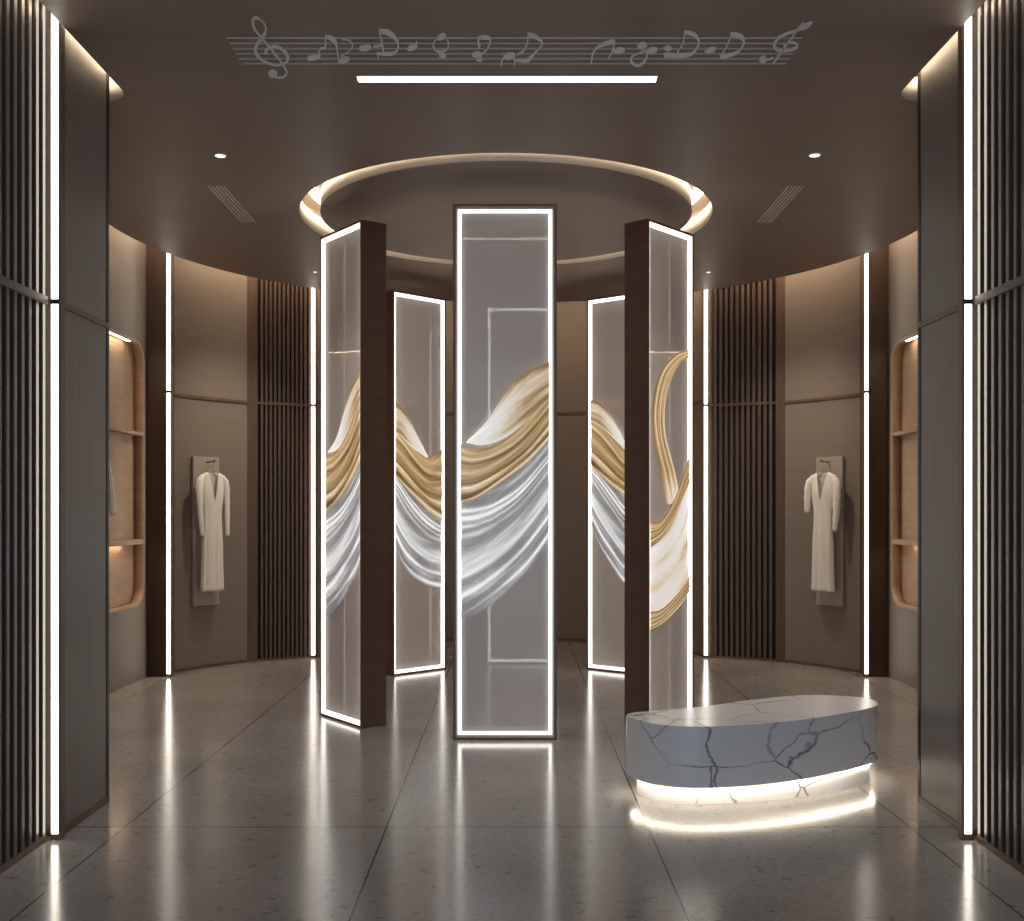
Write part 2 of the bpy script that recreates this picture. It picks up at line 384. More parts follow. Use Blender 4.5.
# rotunda side walls with rounded display niches
def rrect(x0, x1, y0, y1, r, n=8):
    p = []
    for cx_, cy_, a in ((x1-r, y1-r, 0), (x0+r, y1-r, 90), (x0+r, y0+r, 180), (x1-r, y0+r, 270)): p += arc(cx_, cy_, r, a, a+90, n)
    return p
NZ0, NZ1, NY0 = .66, 3.0, 7.3
def niche(s, X, NY1, word):
    outl = [(EY-.03, 0), (10.1, 0), (10.1, TOP), (EY-.03, TOP)]
    hl = rrect(NY0, NY1, NZ0, NZ1, .20)
    th = .03
    struct(plate('wall_side_left' if s < 0 else 'wall_side_right', outl, [hl], th, M['wall'], lambda c: Vector((X+s*(th/2)+s*c.z, c.x, c.y))))
    D = .085
    t = thing('display_niche', 'recessed rounded wooden display niche with shelves in the %s side wall' % word, 'niche', (X, (NY0+NY1)/2, NZ0))
    off = Vector((X, (NY0+NY1)/2, NZ0))
    def put(f): return lambda c: f(c)-off
    inner = rrect(NY0+.022, NY1-.022, NZ0+.022, NZ1-.022, .18)
    plate('frame', rrect(NY0, NY1, NZ0, NZ1, .20), [inner], D, M['niche'], put(lambda c: Vector((X+s*(D/2-.012)+s*c.z, c.x, c.y))), t)
    plate('back_panel', rrect(NY0, NY1, NZ0, NZ1, .20), [], .015, M['niche'], put(lambda c: Vector((X+s*(D-.003)+s*c.z, c.x, c.y))), t)
    for z in (1.235, 2.185):
        a, b = sorted((X-s*.004, X+s*(D-.012)))
        boxes('shelf', [(a-off.x, b-off.x, NY0+.02-off.y, NY1-.02-off.y, z-.014-off.z, z+.014-off.z)], M['niche'], t)
        if z > 2: continue
        a, b = sorted((X-s*.004, X+s*.006))
        boxes('shelf_lip', [(a-off.x, b-off.x, NY0+.02-off.y, NY1-.02-off.y, z-.030-off.z, z-.0142-off.z)], M['niche'], t)
        a, b = sorted((X+s*.02, X+s*.032))
        boxes('shelf_light', [(a-off.x, b-off.x, NY0+.25-off.y, NY1-.35-off.y, z-.022-off.z, z-.0145-off.z)], M['nicheled'], t)
    a, b = sorted((X+s*.012, X+s*.035))
    boxes('light_strip', [(a-off.x, b-off.x, NY0+.25-off.y, NY1-.30-off.y, NZ1-.027-off.z, NZ1-.0225-off.z)], M['nicheled'], t)
niche(-1, -3.30, 9.68, 'left'); niche(1, 3.41, 9.68, 'right')

def column(x0, x1, word):
    t = boxes('column', [(x0, x1, 9.762, 10.12, 0, TOP)], M['column'])
    tag(t, 'dark brown square column beside the niche, on the %s of the round room' % word, 'column')
column(-3.299, -3.124, 'left'); column(3.230, 3.409, 'right')

def curved(name, pts, z, mat=None):
    bm = bmesh.new(); path_wall(bm, pts, .08, 0, TOP, -1 if pts[0][0] > pts[-1][0] else 1)
    return struct(link(name, bm, mat or M['wall'], smooth=False))
def polar(c, x, y): return math.degrees(math.atan2(y-c[1], x-c[0]))
WL = arc(*CC, 3.63, 151.2, 136.9, 16)        # left to right
WR = arc(*CC, 3.63, 42.9, 28.6, 16)
bayc, bayr = (-.01, 10.51), 2.09
BAY = arc(*bayc, bayr, 165.2, 14.8, 48)
for nm, pts in (('wall_back_left', WL), ('wall_back_right', WR), ('wall_back', BAY)):
    bm = bmesh.new(); path_wall(bm, pts, .08, 0, TOP, 1); o = struct(link(nm, bm, M['wall']))
    for p in o.data.polygons: p.use_smooth = False
k = 7
for pts, zr, sink in ((WL, 2.578, 0), (WR, 2.578, 0), (BAY, 2.63, 0)):
    bm = bmesh.new(); path_wall(bm, pts, .014, zr-.014, zr+.014, -1); struct(link('trim_%d' % k, bm, M['bronze'])); k += 1
for nm, pts in (('baseboard_back_left', WL), ('baseboard_back_right', WR), ('baseboard_back', BAY)):
    bm = bmesh.new(); path_wall(bm, pts, .012, 0, .03, -1); struct(link(nm, bm, M['bronze']))
# smooth shading on the curved walls
for nm in ('wall_back_left', 'wall_back_right', 'wall_back'):
    me = bpy.data.objects[nm].data
    for p in me.polygons: p.use_smooth = abs(p.normal.z) < .5
    me.set_sharp_from_angle(angle=math.radians(35))

def inner_slats(A, B, word, s):
    """A pillar end, B strip end"""
    A, B = Vector(A), Vector(B); d = B-A; Lg = d.length; ang = math.atan2(d.y, d.x)
    t = thing('slatted_wall_panel', 'curtain of dark brown vertical slats on the %s of the back wall beside a hanging dress' % word, 'wall panel', (A.x, A.y, 0), ang)
    q = -s   # local +y points into the wall for the left one; right one travels the other way
    def bx(bm, x0, x1, y0, y1, z0, z1):
        y0, y1 = sorted((y0*q, y1*q)); box(bm, x0, x1, y0, y1, z0, z1)
    bm = bmesh.new(); bx(bm, 0, Lg, .05, .10, 0, TOP); link('backing', bm, M['gap'], t)
    bm = bmesh.new(); bx(bm, -.03, .075, -.01, .05, 0, TOP); link('edge_post', bm, M['slat_in'], t)
    bm = bmesh.new(); n = 12; p = (Lg-.095)/n
    for i in range(n):
        x = .095+p*(i+.35); bx(bm, x, x+p*.52, .0, .05, .02, TOP)
    link('slats', bm, M['slat_in'], t)
    bm = bmesh.new(); bx(bm, .075, Lg, -.008, .05, 2.58-.013, 2.58+.013); link('cross_rail', bm, M['bronze'], t)
    bm = bmesh.new(); bx(bm, 0, Lg, -.006, .05, 0, .02); link('base_rail', bm, M['bronze'], t)
inner_slats((-2.60, 10.73), (-2.045, 11.04), 'left', -1)
inner_slats((2.705, 10.73), (2.01, 11.06), 'right', 1)

# warm cove strips above the ceiling edge
def cove(pts, label, side=1, wd=.03, mat='cove', z=TOP-.03):
    bm = bmesh.new(); path_wall(bm, pts, wd, z, z+.022, side)
    tag(link('cove_light', bm, M[mat]), label, 'light')
cove(arc(*CC, 3.36, 150, 30, 80), 'warm light strip above the curved back edge of the ceiling')
cove([(-3.19, 6.1), (-3.19, 9.7)], 'warm light strip above the ceiling edge over the left niche')
cove([(3.30, 6.1), (3.30, 9.7)], 'warm light strip above the ceiling edge over the right niche')
cove([(-2.036, YB+.05), (-2.036, 5.60)], 'warm light strip above the ceiling edge over the left foreground wall', wd=.010, mat='covein', z=CZ+.07)
cove([(2.046, 5.60), (2.046, YB+.05)], 'warm light strip above the ceiling edge over the right foreground wall', wd=.010, mat='covein', z=CZ+.07)
cove([(-2.12, 5.69), (-2.6, 5.69)], 'short warm light strip in the ceiling slot behind the left foreground wall end', mat='coveend')
cove([(2.12, 5.69), (2.6, 5.69)], 'short warm light strip in the ceiling slot behind the right foreground wall end', mat='coveend')

# ------------------------------------------------------------------ glass light panels with silk
def ray(px, py): return Vector(((px-CX)/F, 1.0, (HY-py)/F))
H = 3.51; DP = .20; LIP = .018; BW = .026; REC = .027
def splines(a, n):
    return catmull([(x, y, 0) for x, y in a], n)
def bumps(t, base, lst):
    return base+sum(a*math.exp(-((t-c)/w_)**2) for c, w_, a in lst)
def tone_of(kind, f, t, ph=0):  # bright fold ridges and dark valleys painted into the silk colour
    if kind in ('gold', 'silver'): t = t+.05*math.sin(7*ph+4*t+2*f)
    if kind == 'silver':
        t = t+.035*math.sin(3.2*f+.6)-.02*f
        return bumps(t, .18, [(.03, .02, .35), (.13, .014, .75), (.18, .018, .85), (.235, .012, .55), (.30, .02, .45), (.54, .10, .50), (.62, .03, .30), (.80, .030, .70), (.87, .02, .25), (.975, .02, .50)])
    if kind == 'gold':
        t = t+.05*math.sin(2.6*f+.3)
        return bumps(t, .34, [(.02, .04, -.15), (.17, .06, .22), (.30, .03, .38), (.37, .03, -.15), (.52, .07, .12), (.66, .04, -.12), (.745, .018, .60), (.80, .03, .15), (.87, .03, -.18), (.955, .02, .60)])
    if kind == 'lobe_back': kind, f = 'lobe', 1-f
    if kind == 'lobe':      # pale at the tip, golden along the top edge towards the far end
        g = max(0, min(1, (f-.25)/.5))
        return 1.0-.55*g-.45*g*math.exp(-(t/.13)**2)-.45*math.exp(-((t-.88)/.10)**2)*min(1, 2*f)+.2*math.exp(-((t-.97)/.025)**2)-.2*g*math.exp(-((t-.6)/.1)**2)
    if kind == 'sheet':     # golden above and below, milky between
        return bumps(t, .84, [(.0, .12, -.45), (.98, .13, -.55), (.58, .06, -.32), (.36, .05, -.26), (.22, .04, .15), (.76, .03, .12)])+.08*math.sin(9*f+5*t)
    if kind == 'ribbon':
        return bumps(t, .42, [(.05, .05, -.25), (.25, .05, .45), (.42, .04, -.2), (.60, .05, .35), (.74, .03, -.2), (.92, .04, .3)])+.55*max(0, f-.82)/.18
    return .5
def drape(panel, P1, u, v, W, name, mat, A, B, folds, amp, phase, d=.028, label=None, nv=60, dens=12, edge=0.0, tone='flat'):
    """silk sheet between two edge curves; the curves were read off the photograph where they cross this pane"""
    def loc(px, py):
        r = ray(px, py); t = (P1.dot(v)+d)/(r.x*v.x+r.y*v.y)
        s = t*(r.x*u.x+r.y*u.y)-P1.dot(u); return (s, EYE+t*r.z, 0)
    a = catmull([loc(*p) for p in A], dens); b = catmull([loc(*p) for p in B], dens)
    bm = bmesh.new(); uvl = bm.loops.layers.uv.new('UVMap'); tl = bm.verts.layers.float.new('tone'); G = []
    lo, hi = LIP+BW+edge-.004, W-LIP-BW-edge+.004
    for i, (p, q) in enumerate(zip(a, b)):
        row = []
        f = i/(len(a)-1)
        for j in range(nv+1):
            t = j/nv
            c = p.lerp(q, t)
            x = c.x
            w_ = t+.05*math.sin(5*f+phase)
            dep = amp*(.55*math.sin(2*PI*(folds*w_+phase))+.30*math.sin(2*PI*(folds*2.3*w_+.7*f+phase*2.1))+.15*math.sin(2*PI*(folds*4.1*w_-.4*f)))
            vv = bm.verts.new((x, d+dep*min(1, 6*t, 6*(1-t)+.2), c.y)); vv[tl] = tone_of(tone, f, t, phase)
            row.append((vv, (f, t)))
        G.append(row)
    for i in range(len(G)-1):
        for j in range(nv):
            q = (G[i][j], G[i+1][j], G[i+1][j+1], G[i][j+1])
            fc = bm.faces.new([x[0] for x in q])
            for lp, x in zip(fc.loops, q): lp[uvl].uv = x[1]
    for pos, no in ((lo, 1), (hi, -1)):
        bmesh.ops.bisect_plane(bm, geom=bm.verts[:]+bm.edges[:]+bm.faces[:], plane_co=(pos, 0, 0), plane_no=(-no, 0, 0), clear_outer=True)
    o = link(name, bm, mat, panel, smooth=True, label=label)
    sm = o.modifiers.new('thickness', 'SOLIDIFY'); sm.thickness = .0015
    return o
def ring(bm, x0, x1, z0, z1, wd, y0, y1):
    box(bm, x0, x1, y0, y1, z0, z0+wd); box(bm, x0, x1, y0, y1, z1-wd, z1)
    box(bm, x0, x0+wd, y0, y1, z0+wd, z1-wd); box(bm, x1-wd, x1, y0, y1, z0+wd, z1-wd)
def light_panel(P1, u, W, label, drapes=(), inset=0.0):
    P1, u = Vector(P1), Vector(u).normalized(); v = Vector((-u.y, u.x))
    t = thing('glass_light_panel', label, 'glass panel', (P1.x, P1.y, 0), math.atan2(u.y, u.x), 'lit glass panels standing in a ring')
    bm = bmesh.new(); ring(bm, 0, W, 0, H, LIP-.001, 0, DP); link('frame', bm, M['bronze'], t)
    for face, (ya, yb, yc, yd) in (('front', (.003, REC, REC-.008, REC)), ('back', (DP-REC, DP-.003, DP-REC, DP-REC+.008))):
        bm = bmesh.new()
        if face == 'front' and not inset:
            ring(bm, LIP, W-LIP, LIP, H-LIP, .005, ya, yb)
        k = LIP+(inset or .0052)
        e = (yc, yc+.004) if face == 'front' else (yd-.004, yd)
        ring(bm, k, W-k, k, H-k, BW-.005, *e)
        link('light_border', bm, M['led'], t)
        bm = bmesh.new(); e = (yc+.0042, yd) if face == 'front' else (yc, yd-.0042)
        ring(bm, LIP, W-LIP, LIP, H-LIP, k-LIP+BW-.005, *e)
        link('border_mount', bm, M['metal'], t)
        y0, y1 = (REC+.001, REC+.007) if face == 'front' else (DP-REC-.007, DP-REC-.001)
        bm = bmesh.new(); box(bm, LIP, W-LIP, y0, y1, LIP, H-LIP); link('glass_pane', bm, M['glass'], t)
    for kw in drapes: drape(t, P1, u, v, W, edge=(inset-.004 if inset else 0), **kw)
    return t
def D(name, mat, A, B, folds, amp, phase=.1, d=.027, **k):
    k.setdefault('tone', {'silver': 'silver', 'gold': 'gold', 'cream': 'lobe'}[mat])
    return dict(name=name, mat=M[mat], A=A, B=B, folds=folds, amp=amp, phase=phase, d=d, **k)

SG, SS, SC = 'gold_silk', 'silver_silk', 'cream_silk'
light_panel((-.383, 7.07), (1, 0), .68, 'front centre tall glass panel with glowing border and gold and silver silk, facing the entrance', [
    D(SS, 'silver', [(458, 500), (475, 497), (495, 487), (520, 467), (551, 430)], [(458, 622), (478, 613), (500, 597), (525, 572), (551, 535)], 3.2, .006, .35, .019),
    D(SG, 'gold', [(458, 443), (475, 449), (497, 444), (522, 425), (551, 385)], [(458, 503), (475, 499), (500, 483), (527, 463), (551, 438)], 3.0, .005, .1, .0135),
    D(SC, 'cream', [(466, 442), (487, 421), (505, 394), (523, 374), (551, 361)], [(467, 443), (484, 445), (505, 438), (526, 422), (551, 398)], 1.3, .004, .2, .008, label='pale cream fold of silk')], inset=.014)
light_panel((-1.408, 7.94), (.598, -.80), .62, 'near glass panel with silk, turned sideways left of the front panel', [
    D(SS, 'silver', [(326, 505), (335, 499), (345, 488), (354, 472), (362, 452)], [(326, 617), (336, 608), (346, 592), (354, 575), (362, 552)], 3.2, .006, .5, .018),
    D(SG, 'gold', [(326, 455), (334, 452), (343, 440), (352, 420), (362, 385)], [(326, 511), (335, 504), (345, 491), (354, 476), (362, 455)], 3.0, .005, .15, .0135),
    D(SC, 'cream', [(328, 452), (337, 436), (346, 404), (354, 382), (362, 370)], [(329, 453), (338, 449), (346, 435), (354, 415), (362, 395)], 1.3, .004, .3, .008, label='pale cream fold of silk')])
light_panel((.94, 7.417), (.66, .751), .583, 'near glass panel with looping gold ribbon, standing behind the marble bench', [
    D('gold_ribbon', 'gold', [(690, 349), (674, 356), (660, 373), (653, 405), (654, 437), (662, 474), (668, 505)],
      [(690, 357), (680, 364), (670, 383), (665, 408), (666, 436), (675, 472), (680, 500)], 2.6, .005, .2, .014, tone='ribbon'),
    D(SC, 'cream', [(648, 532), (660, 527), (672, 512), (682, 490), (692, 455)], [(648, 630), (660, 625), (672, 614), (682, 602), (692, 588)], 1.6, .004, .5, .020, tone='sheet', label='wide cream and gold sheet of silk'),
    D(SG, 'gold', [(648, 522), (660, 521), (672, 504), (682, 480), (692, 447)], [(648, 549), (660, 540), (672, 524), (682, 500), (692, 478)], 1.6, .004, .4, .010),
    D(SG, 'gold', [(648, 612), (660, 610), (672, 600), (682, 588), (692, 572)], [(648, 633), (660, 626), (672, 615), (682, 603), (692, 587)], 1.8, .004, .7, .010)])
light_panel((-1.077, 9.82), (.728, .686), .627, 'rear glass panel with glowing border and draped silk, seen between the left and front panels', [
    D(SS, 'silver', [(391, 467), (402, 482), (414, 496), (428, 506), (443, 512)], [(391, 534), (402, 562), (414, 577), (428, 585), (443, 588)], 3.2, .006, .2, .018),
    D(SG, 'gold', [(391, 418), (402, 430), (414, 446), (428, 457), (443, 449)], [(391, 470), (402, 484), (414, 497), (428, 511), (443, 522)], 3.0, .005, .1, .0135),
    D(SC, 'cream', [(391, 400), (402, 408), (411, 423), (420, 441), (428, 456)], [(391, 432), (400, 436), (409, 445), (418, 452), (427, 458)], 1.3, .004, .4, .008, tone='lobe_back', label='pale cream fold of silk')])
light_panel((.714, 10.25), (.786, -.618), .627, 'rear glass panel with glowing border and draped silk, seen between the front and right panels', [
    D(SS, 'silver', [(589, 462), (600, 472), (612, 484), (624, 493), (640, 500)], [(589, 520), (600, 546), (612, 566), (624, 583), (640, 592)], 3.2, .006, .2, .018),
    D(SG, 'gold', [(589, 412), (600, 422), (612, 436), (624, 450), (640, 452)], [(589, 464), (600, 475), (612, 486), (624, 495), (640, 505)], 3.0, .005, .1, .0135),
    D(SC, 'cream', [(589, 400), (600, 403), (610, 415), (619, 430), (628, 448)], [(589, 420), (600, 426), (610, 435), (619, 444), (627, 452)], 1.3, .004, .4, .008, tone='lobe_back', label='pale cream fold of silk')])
light_panel((-.25, 10.60), (1, 0), .66, 'hindmost plain glass panel with glowing border, seen faintly through the front panel')

# ------------------------------------------------------------------ marble bench
BZ0, BZ1 = .112, .42
def top_pt(px, py, z=BZ1):
    Y = F*(EYE-z)/(py-HY); return ((px-CX)*Y/F, Y, 0)
outl = [(626.2, 714.5), (632, 718), (652.7, 723.6), (688, 726.5), (732, 725.7), (776, 722.7), (820, 717.3), (856, 711), (873, 707.0), (877.8, 703.8), (872, 699.5), (849, 696.4), (805, 695.0), (746.5, 700.4), (708, 706), (670, 709.6), (640, 711.8)]
bp = [(p.x, p.y) for p in catmull([top_pt(*p) for p in outl], 6, True)]
cxb = sum(p[0] for p in bp)/len(bp); cyb = sum(p[1] for p in bp)/len(bp)
bench = thing('marble_bench', 'low curved white marble bench with dark veins, glowing underneath, before the right glass panel', 'bench', (cxb, cyb, 0))
def inset(pts, d):
    n = len(pts); out = []
    for i in range(n):
        a, b = Vector(pts[i-2]), Vector(pts[(i+2) % n]); t = (b-a).normalized()
        out.append((pts[i][0]-t.y*d, pts[i][1]+t.x*d))
    return out
loc = [(x-cxb, y-cyb) for x, y in bp]
area = sum(loc[i-1][0]*loc[i][1]-loc[i][0]*loc[i-1][1] for i in range(len(loc)))
if area < 0: loc = loc[::-1]
bm = bmesh.new(); prism(bm, loc, BZ0, BZ1)
bmesh.ops.bevel(bm, geom=[e for e in bm.edges if abs(e.verts[0].co.z-e.verts[1].co.z) < 1e-5], offset=.005, segments=2, affect='EDGES')
o = link('marble_block', bm, M['marble'], bench, smooth=True); o.data.set_sharp_from_angle(angle=math.radians(50))
def scaled(pts, kx, ky): return [(x*kx, y*ky) for x, y in pts]
bm = bmesh.new(); prism(bm, scaled(loc, .915, .74), 0, BZ0); link('plinth', bm, M['marble'], bench, label='recessed marble plinth under the bench')
a = scaled(loc, .962, .88)
bm = bmesh.new(); path_wall(bm, a, .015, BZ0-.006, BZ0-.001, 1, True); link('light_strip', bm, M['benchled'], bench)

# ------------------------------------------------------------------ ceiling fittings
def cpt(px, py, z=CZ):
    Y = F*(z-EYE)/(HY-py); return ((px-CX)*Y/F, Y)
x0, y0 = cpt(358, 81.8); x1, y1 = cpt(656, 76.4)
t = thing('linear_ceiling_light', 'long white linear light bar in the ceiling below the music notes', 'ceiling light', ((-.78+.735)/2, 5.49, CZ))
bm = bmesh.new(); box(bm, -.757, .757, -.029, .029, -.006, .02); link('diffuser', bm, M['bar'], t)
bm = bmesh.new(); ring(bm, -.762, .762, 0, .078, .004, 0, .010)
for vv in bm.verts: vv.co = Vector((vv.co.x, vv.co.z-.039, vv.co.y-.007))
link('housing', bm, M['vent'], t)

def downlight(px, py, r, label, spot=None, em=True):
    X, Y = cpt(px, py)
    t = thing('recessed_downlight', label, 'ceiling light', (X, Y, CZ), 0, 'recessed downlights')
    bm = bmesh.new(); bmesh.ops.create_cone(bm, cap_ends=True, segments=32, radius1=r*.86, radius2=r*.86, depth=.01); link('lamp', bm, M['disc'], t).location = (0, 0, -.001)
    bm = bmesh.new(); path_wall(bm, arc(0, 0, r*.88, 0, 360, 32)[:-1], r*.14, -.007, .01, -1, True); link('trim_ring', bm, M['staff'], t)
    spots = [(spot, SPOT_W, (1, .86, .68), 78)] if spot else [((X, Y, 0), DOWN_W, (1, .93, .86), 120)]
    for spot, en, lc, ang in spots:
        l = bpy.data.lights.new('spot', 'SPOT'); l.energy = en; l.color = lc; l.spot_size = math.radians(ang); l.spot_blend = 1.0; l.shadow_soft_size = .05
        lo = bpy.data.objects.new('spot_lamp', l); COL.objects.link(lo); lo.location = (X, Y, CZ-.02)
        dr = Vector(spot)-Vector((X, Y, CZ-.02)); lo.rotation_euler = dr.to_track_quat('-Z', 'Y').to_euler()
downlight(220.3, 155, .036, 'round cool white downlight in the ceiling, above the left air vent')
downlight(814.7, 154.5, .036, 'round cool white downlight in the ceiling, above the right air vent')
downlight(315, 271.5, .020, 'tiny round downlight at the ceiling edge above the left inner slats', (-2.95, 10.35, 1.2))
downlight(708.5, 271.8, .020, 'tiny round downlight at the ceiling edge above the right inner slats', (3.05, 10.35, 1.2))

def vent(xa, word):
    t = thing('ceiling_air_vent', 'narrow slotted air vent in the ceiling on the %s' % word, 'air vent', (xa, 7.765, CZ))
    for i in range(5):
        x = -.05+i*.025
        boxes('slot', [(x-.0035, x+.0035, -.455, .455, -.004, .01)], M['vent'], t)
vent(-2.0, 'left'); vent(1.925, 'right')

# music staff and notes
def ribbon(bm, pts, wds, smooth=True, zt=.007):
    """stroke laid flat on the ceiling; pts read in picture coordinates, each carried to its place on the ceiling plane"""
    if smooth and len(pts) > 2:
        q = catmull([(p[0], p[1], 0) for p in pts], 6)
        if isinstance(wds, (list, tuple)): ww = [x.x for x in catmull([(a, 0, 0) for a in wds], 6)]
        else: ww = [wds]*len(q)
    else:
        q = [Vector((p[0], p[1], 0)) for p in pts]; ww = list(wds) if isinstance(wds, (list, tuple)) else [wds]*len(q)
    Ls, Rs = [], []
    for i, p in enumerate(q):
        d = (q[min(i+1, len(q)-1)]-q[max(i-1, 0)])
        if d.length < 1e-6: d = Vector((1, 0, 0))
        d.normalize(); n = Vector((-d.y, d.x, 0))*ww[i]/2
        Ls.append(cpt(p.x+n.x, p.y+n.y)); Rs.append(cpt(p.x-n.x, p.y-n.y))
    V = [[bm.verts.new((x-ORG[0], y-ORG[1], z)) for x, y in pp] for pp, z in ((Ls, -zt), (Rs, -zt), (Rs, .002), (Ls, .002))]
    for i in range(len(q)-1):
        for k in range(4):
            j = (k+1) % 4; bm.faces.new((V[k][i], V[k][i+1], V[j][i+1], V[j][i]))
    bm.faces.new([V[k][0] for k in range(4)]); bm.faces.new([V[k][-1] for k in range(4)])
def blob(bm, c, rx, ry, tilt=-15, zt=.009):
    a = math.radians(tilt); P = []
    for k in range(20):
        th = 2*PI*k/20; x, y = rx*math.cos(th), ry*math.sin(th)
        P.append(cpt(c[0]+x*math.cos(a)-y*math.sin(a), c[1]+x*math.sin(a)+y*math.cos(a)))
    lo = [bm.verts.new((x-ORG[0], y-ORG[1], -zt)) for x, y in P]; hi = [bm.verts.new((x-ORG[0], y-ORG[1], .002)) for x, y in P]
    bm.faces.new(lo); bm.faces.new(hi)
    for k in range(20): bm.faces.new((lo[k], lo[(k+1) % 20], hi[(k+1) % 20], hi[k]))
ORG = (0, 5.16)
t = thing('music_staff', 'six thin pale metal staff lines across the ceiling near the entrance', 'ceiling decoration', (0, 5.16, CZ))
for i in range(6):
    y = 5.018+i*.0574
    boxes('staff_line', [(-1.325, 1.35, y-.0042-5.16, y+.0042-5.16, -.005, .002)], M['staffline'], t)
def c1(*p): return [(x/5.12+220, y/5.12) for x, y in p]
def c2(*p): return [(x/5.12+400, y/5.12) for x, y in p]
def c3(*p): return [(x/4.267+580, y/4.267) for x, y in p]
NOTES = [
 ('treble_clef', 'treble clef symbol', 'large pale metal treble clef on the left end of the ceiling staff',
  [(c1((235, 272), (237, 250), (262, 238), (292, 236), (327, 255), (348, 290), (335, 318), (300, 328), (255, 322), (208, 298), (182, 262), (186, 228), (213, 190), (234, 155), (228, 120), (205, 95), (180, 88), (167, 103), (175, 140), (200, 175), (235, 215), (280, 270), (320, 325), (342, 366), (325, 390), (295, 393), (272, 380)),
    [3, 2.6, 2.4, 2, 2.4, 2.8, 2, 1.6, 1.6, 2, 2.6, 3, 3.4, 2, 1.4, 1.4, 2.4, 2.6, 2, 1.6, 1.4, 1.4, 1.4, 1.6, 1.2, 1.2, 1.2])],
  [(c1((270, 372))[0], 4.6, 3.4, 10)]),
 ('music_note', 'note symbol', 'joined pair of metal notes first to the right of the treble clef',
  [(c1((500, 280), (516, 245), (538, 240), (542, 182)), 1.2), (c1((540, 180), (575, 195), (595, 222), (600, 260), (607, 298)), [1.5, 4.2, 2.2, 1.2, 1.2]), (c1((625, 195), (665, 205), (678, 235), (650, 265), (620, 282)), .9)],
  [(c1((480, 287))[0], 6.8, 2.8, -10), (c1((633, 303))[0], 6, 2.7, -12)]),
 ('music_note', 'note symbol', 'metal note with a big curved flag, second after the treble clef',
  [(c1((785, 236), (830, 228)), 1.6), (c1((815, 155), (826, 200), (838, 268)), 1.3), (c1((812, 155), (865, 165), (903, 198), (912, 238), (895, 265), (860, 272), (800, 270)), [3, 4.5, 2.4, 1.6, 2.2, 3, 1.4]), (c1((810, 270), (810, 300)), 1)],
  [(c1((742, 241))[0], 6.4, 2.4, -6)]),
 ('music_note', 'note symbol', 'single small slanted metal note head left of the ring shaped note', [(c1((1000, 228), (1008, 212)), 1.2)], [(c1((985, 237))[0], 5.6, 2.6, -22)]),
 ('music_note', 'note symbol', 'metal note shaped like a thin open ring with two heads',
  [(c2((190, 192), (172, 215), (172, 240), (190, 258), (220, 258), (245, 240), (247, 212), (232, 190)), 1.2), (c2((190, 258), (215, 278)), 1.2)],
  [(c2((212, 183))[0], 5, 2.6, -18), (c2((218, 278))[0], 3.6, 2.4, 10)]),
 ('music_note', 'note symbol', 'small hook shaped metal note above the middle of the light bar',
  [(c2((403, 225), (403, 192), (430, 188), (458, 192), (460, 215), (440, 255), (405, 280)), [1.4, 2, 3, 2.6, 1.4, 1.4, 1.6]), (c2((410, 222), (400, 245)), 1.4)],
  [(c2((393, 275))[0], 5, 2.5, 0), (c2((407, 298))[0], 3.4, 1.8, 0)]),
 ('music_note', 'note symbol', 'metal note with a pointed flag and arc below, just right of the hook shaped note',
  [(c2((518, 330), (525, 300), (555, 285), (585, 300), (586, 328)), 1.3), (c2((588, 302), (650, 304), (690, 265), (728, 220), (700, 188), (655, 172)), [2, 3.6, 1.8, 1.6, 3, 4]), (c2((655, 172), (652, 215), (630, 258), (600, 275)), 1.2)],
  [(c2((560, 282))[0], 6.2, 3, -8)]),
 ('music_note', 'note symbol', 'metal note with a long left arc, first after the wide gap in the notes',
  [(c3((48, 268), (56, 222), (85, 192), (148, 172)), [1.2, 1.4, 2.6, 5]), (c3((148, 172), (140, 210), (120, 250)), 1)], [(c3((166, 211))[0], 6, 2.4, -3)]),
 ('music_note', 'note symbol', 'looped S shaped metal note with two heads',
  [(c3((255, 200), (285, 222), (276, 258), (246, 275), (219, 262), (222, 238), (255, 222), (295, 212)), [1.2, 1.4, 2, 2.6, 2, 1.2, 1.2, 1.6])],
  [(c3((265, 190))[0], 5.2, 2.8, -12), (c3((307, 212))[0], 5.8, 2.6, -16)]),
 ('music_note', 'note symbol', 'metal note with a round flag and long thick foot, right of the looped note',
  [(c3((448, 132), (440, 178), (415, 222)), 1.1), (c3((446, 134), (488, 144), (508, 178), (482, 222), (430, 234), (358, 232)), [3.2, 3.6, 1.6, 2.4, 4, 4]), (c3((356, 202), (390, 204)), 1.4)],
  [(c3((376, 202))[0], 3.4, 2.2, 0)]),
 ('music_note', 'note symbol', 'lone small metal note head between the two round flagged notes on the right', [(c3((532, 216), (580, 200)), 1.6)], [(c3((556, 210))[0], 5.4, 2.2, -14)]),
 ('music_note', 'note symbol', 'metal note with a rounded flag, last before the slanted clef',
  [(c3((645, 140), (630, 185), (602, 236)), 1.1), (c3((643, 143), (688, 154), (698, 184), (666, 222), (598, 240)), [3.4, 4, 1.6, 2.2, 4.4])], []),
 ('treble_clef', 'treble clef symbol', 'slanted thin metal clef crossing the right end of the ceiling staff',
  [(c3((822, 270), (870, 205), (915, 140), (955, 90)), 1.2), (c3((992, 92), (965, 108), (930, 125), (880, 142), (838, 168), (830, 198), (858, 212), (912, 206), (928, 190), (905, 178), (868, 192)), [1, 4.4, 1.6, 2, 2.4, 2.6, 2.8, 2, 1.6, 1.2, 1.2]), (c3((780, 255), (825, 245)), 1)],
  [(c3((780, 250))[0], 3.8, 3.2, -30)]),
]
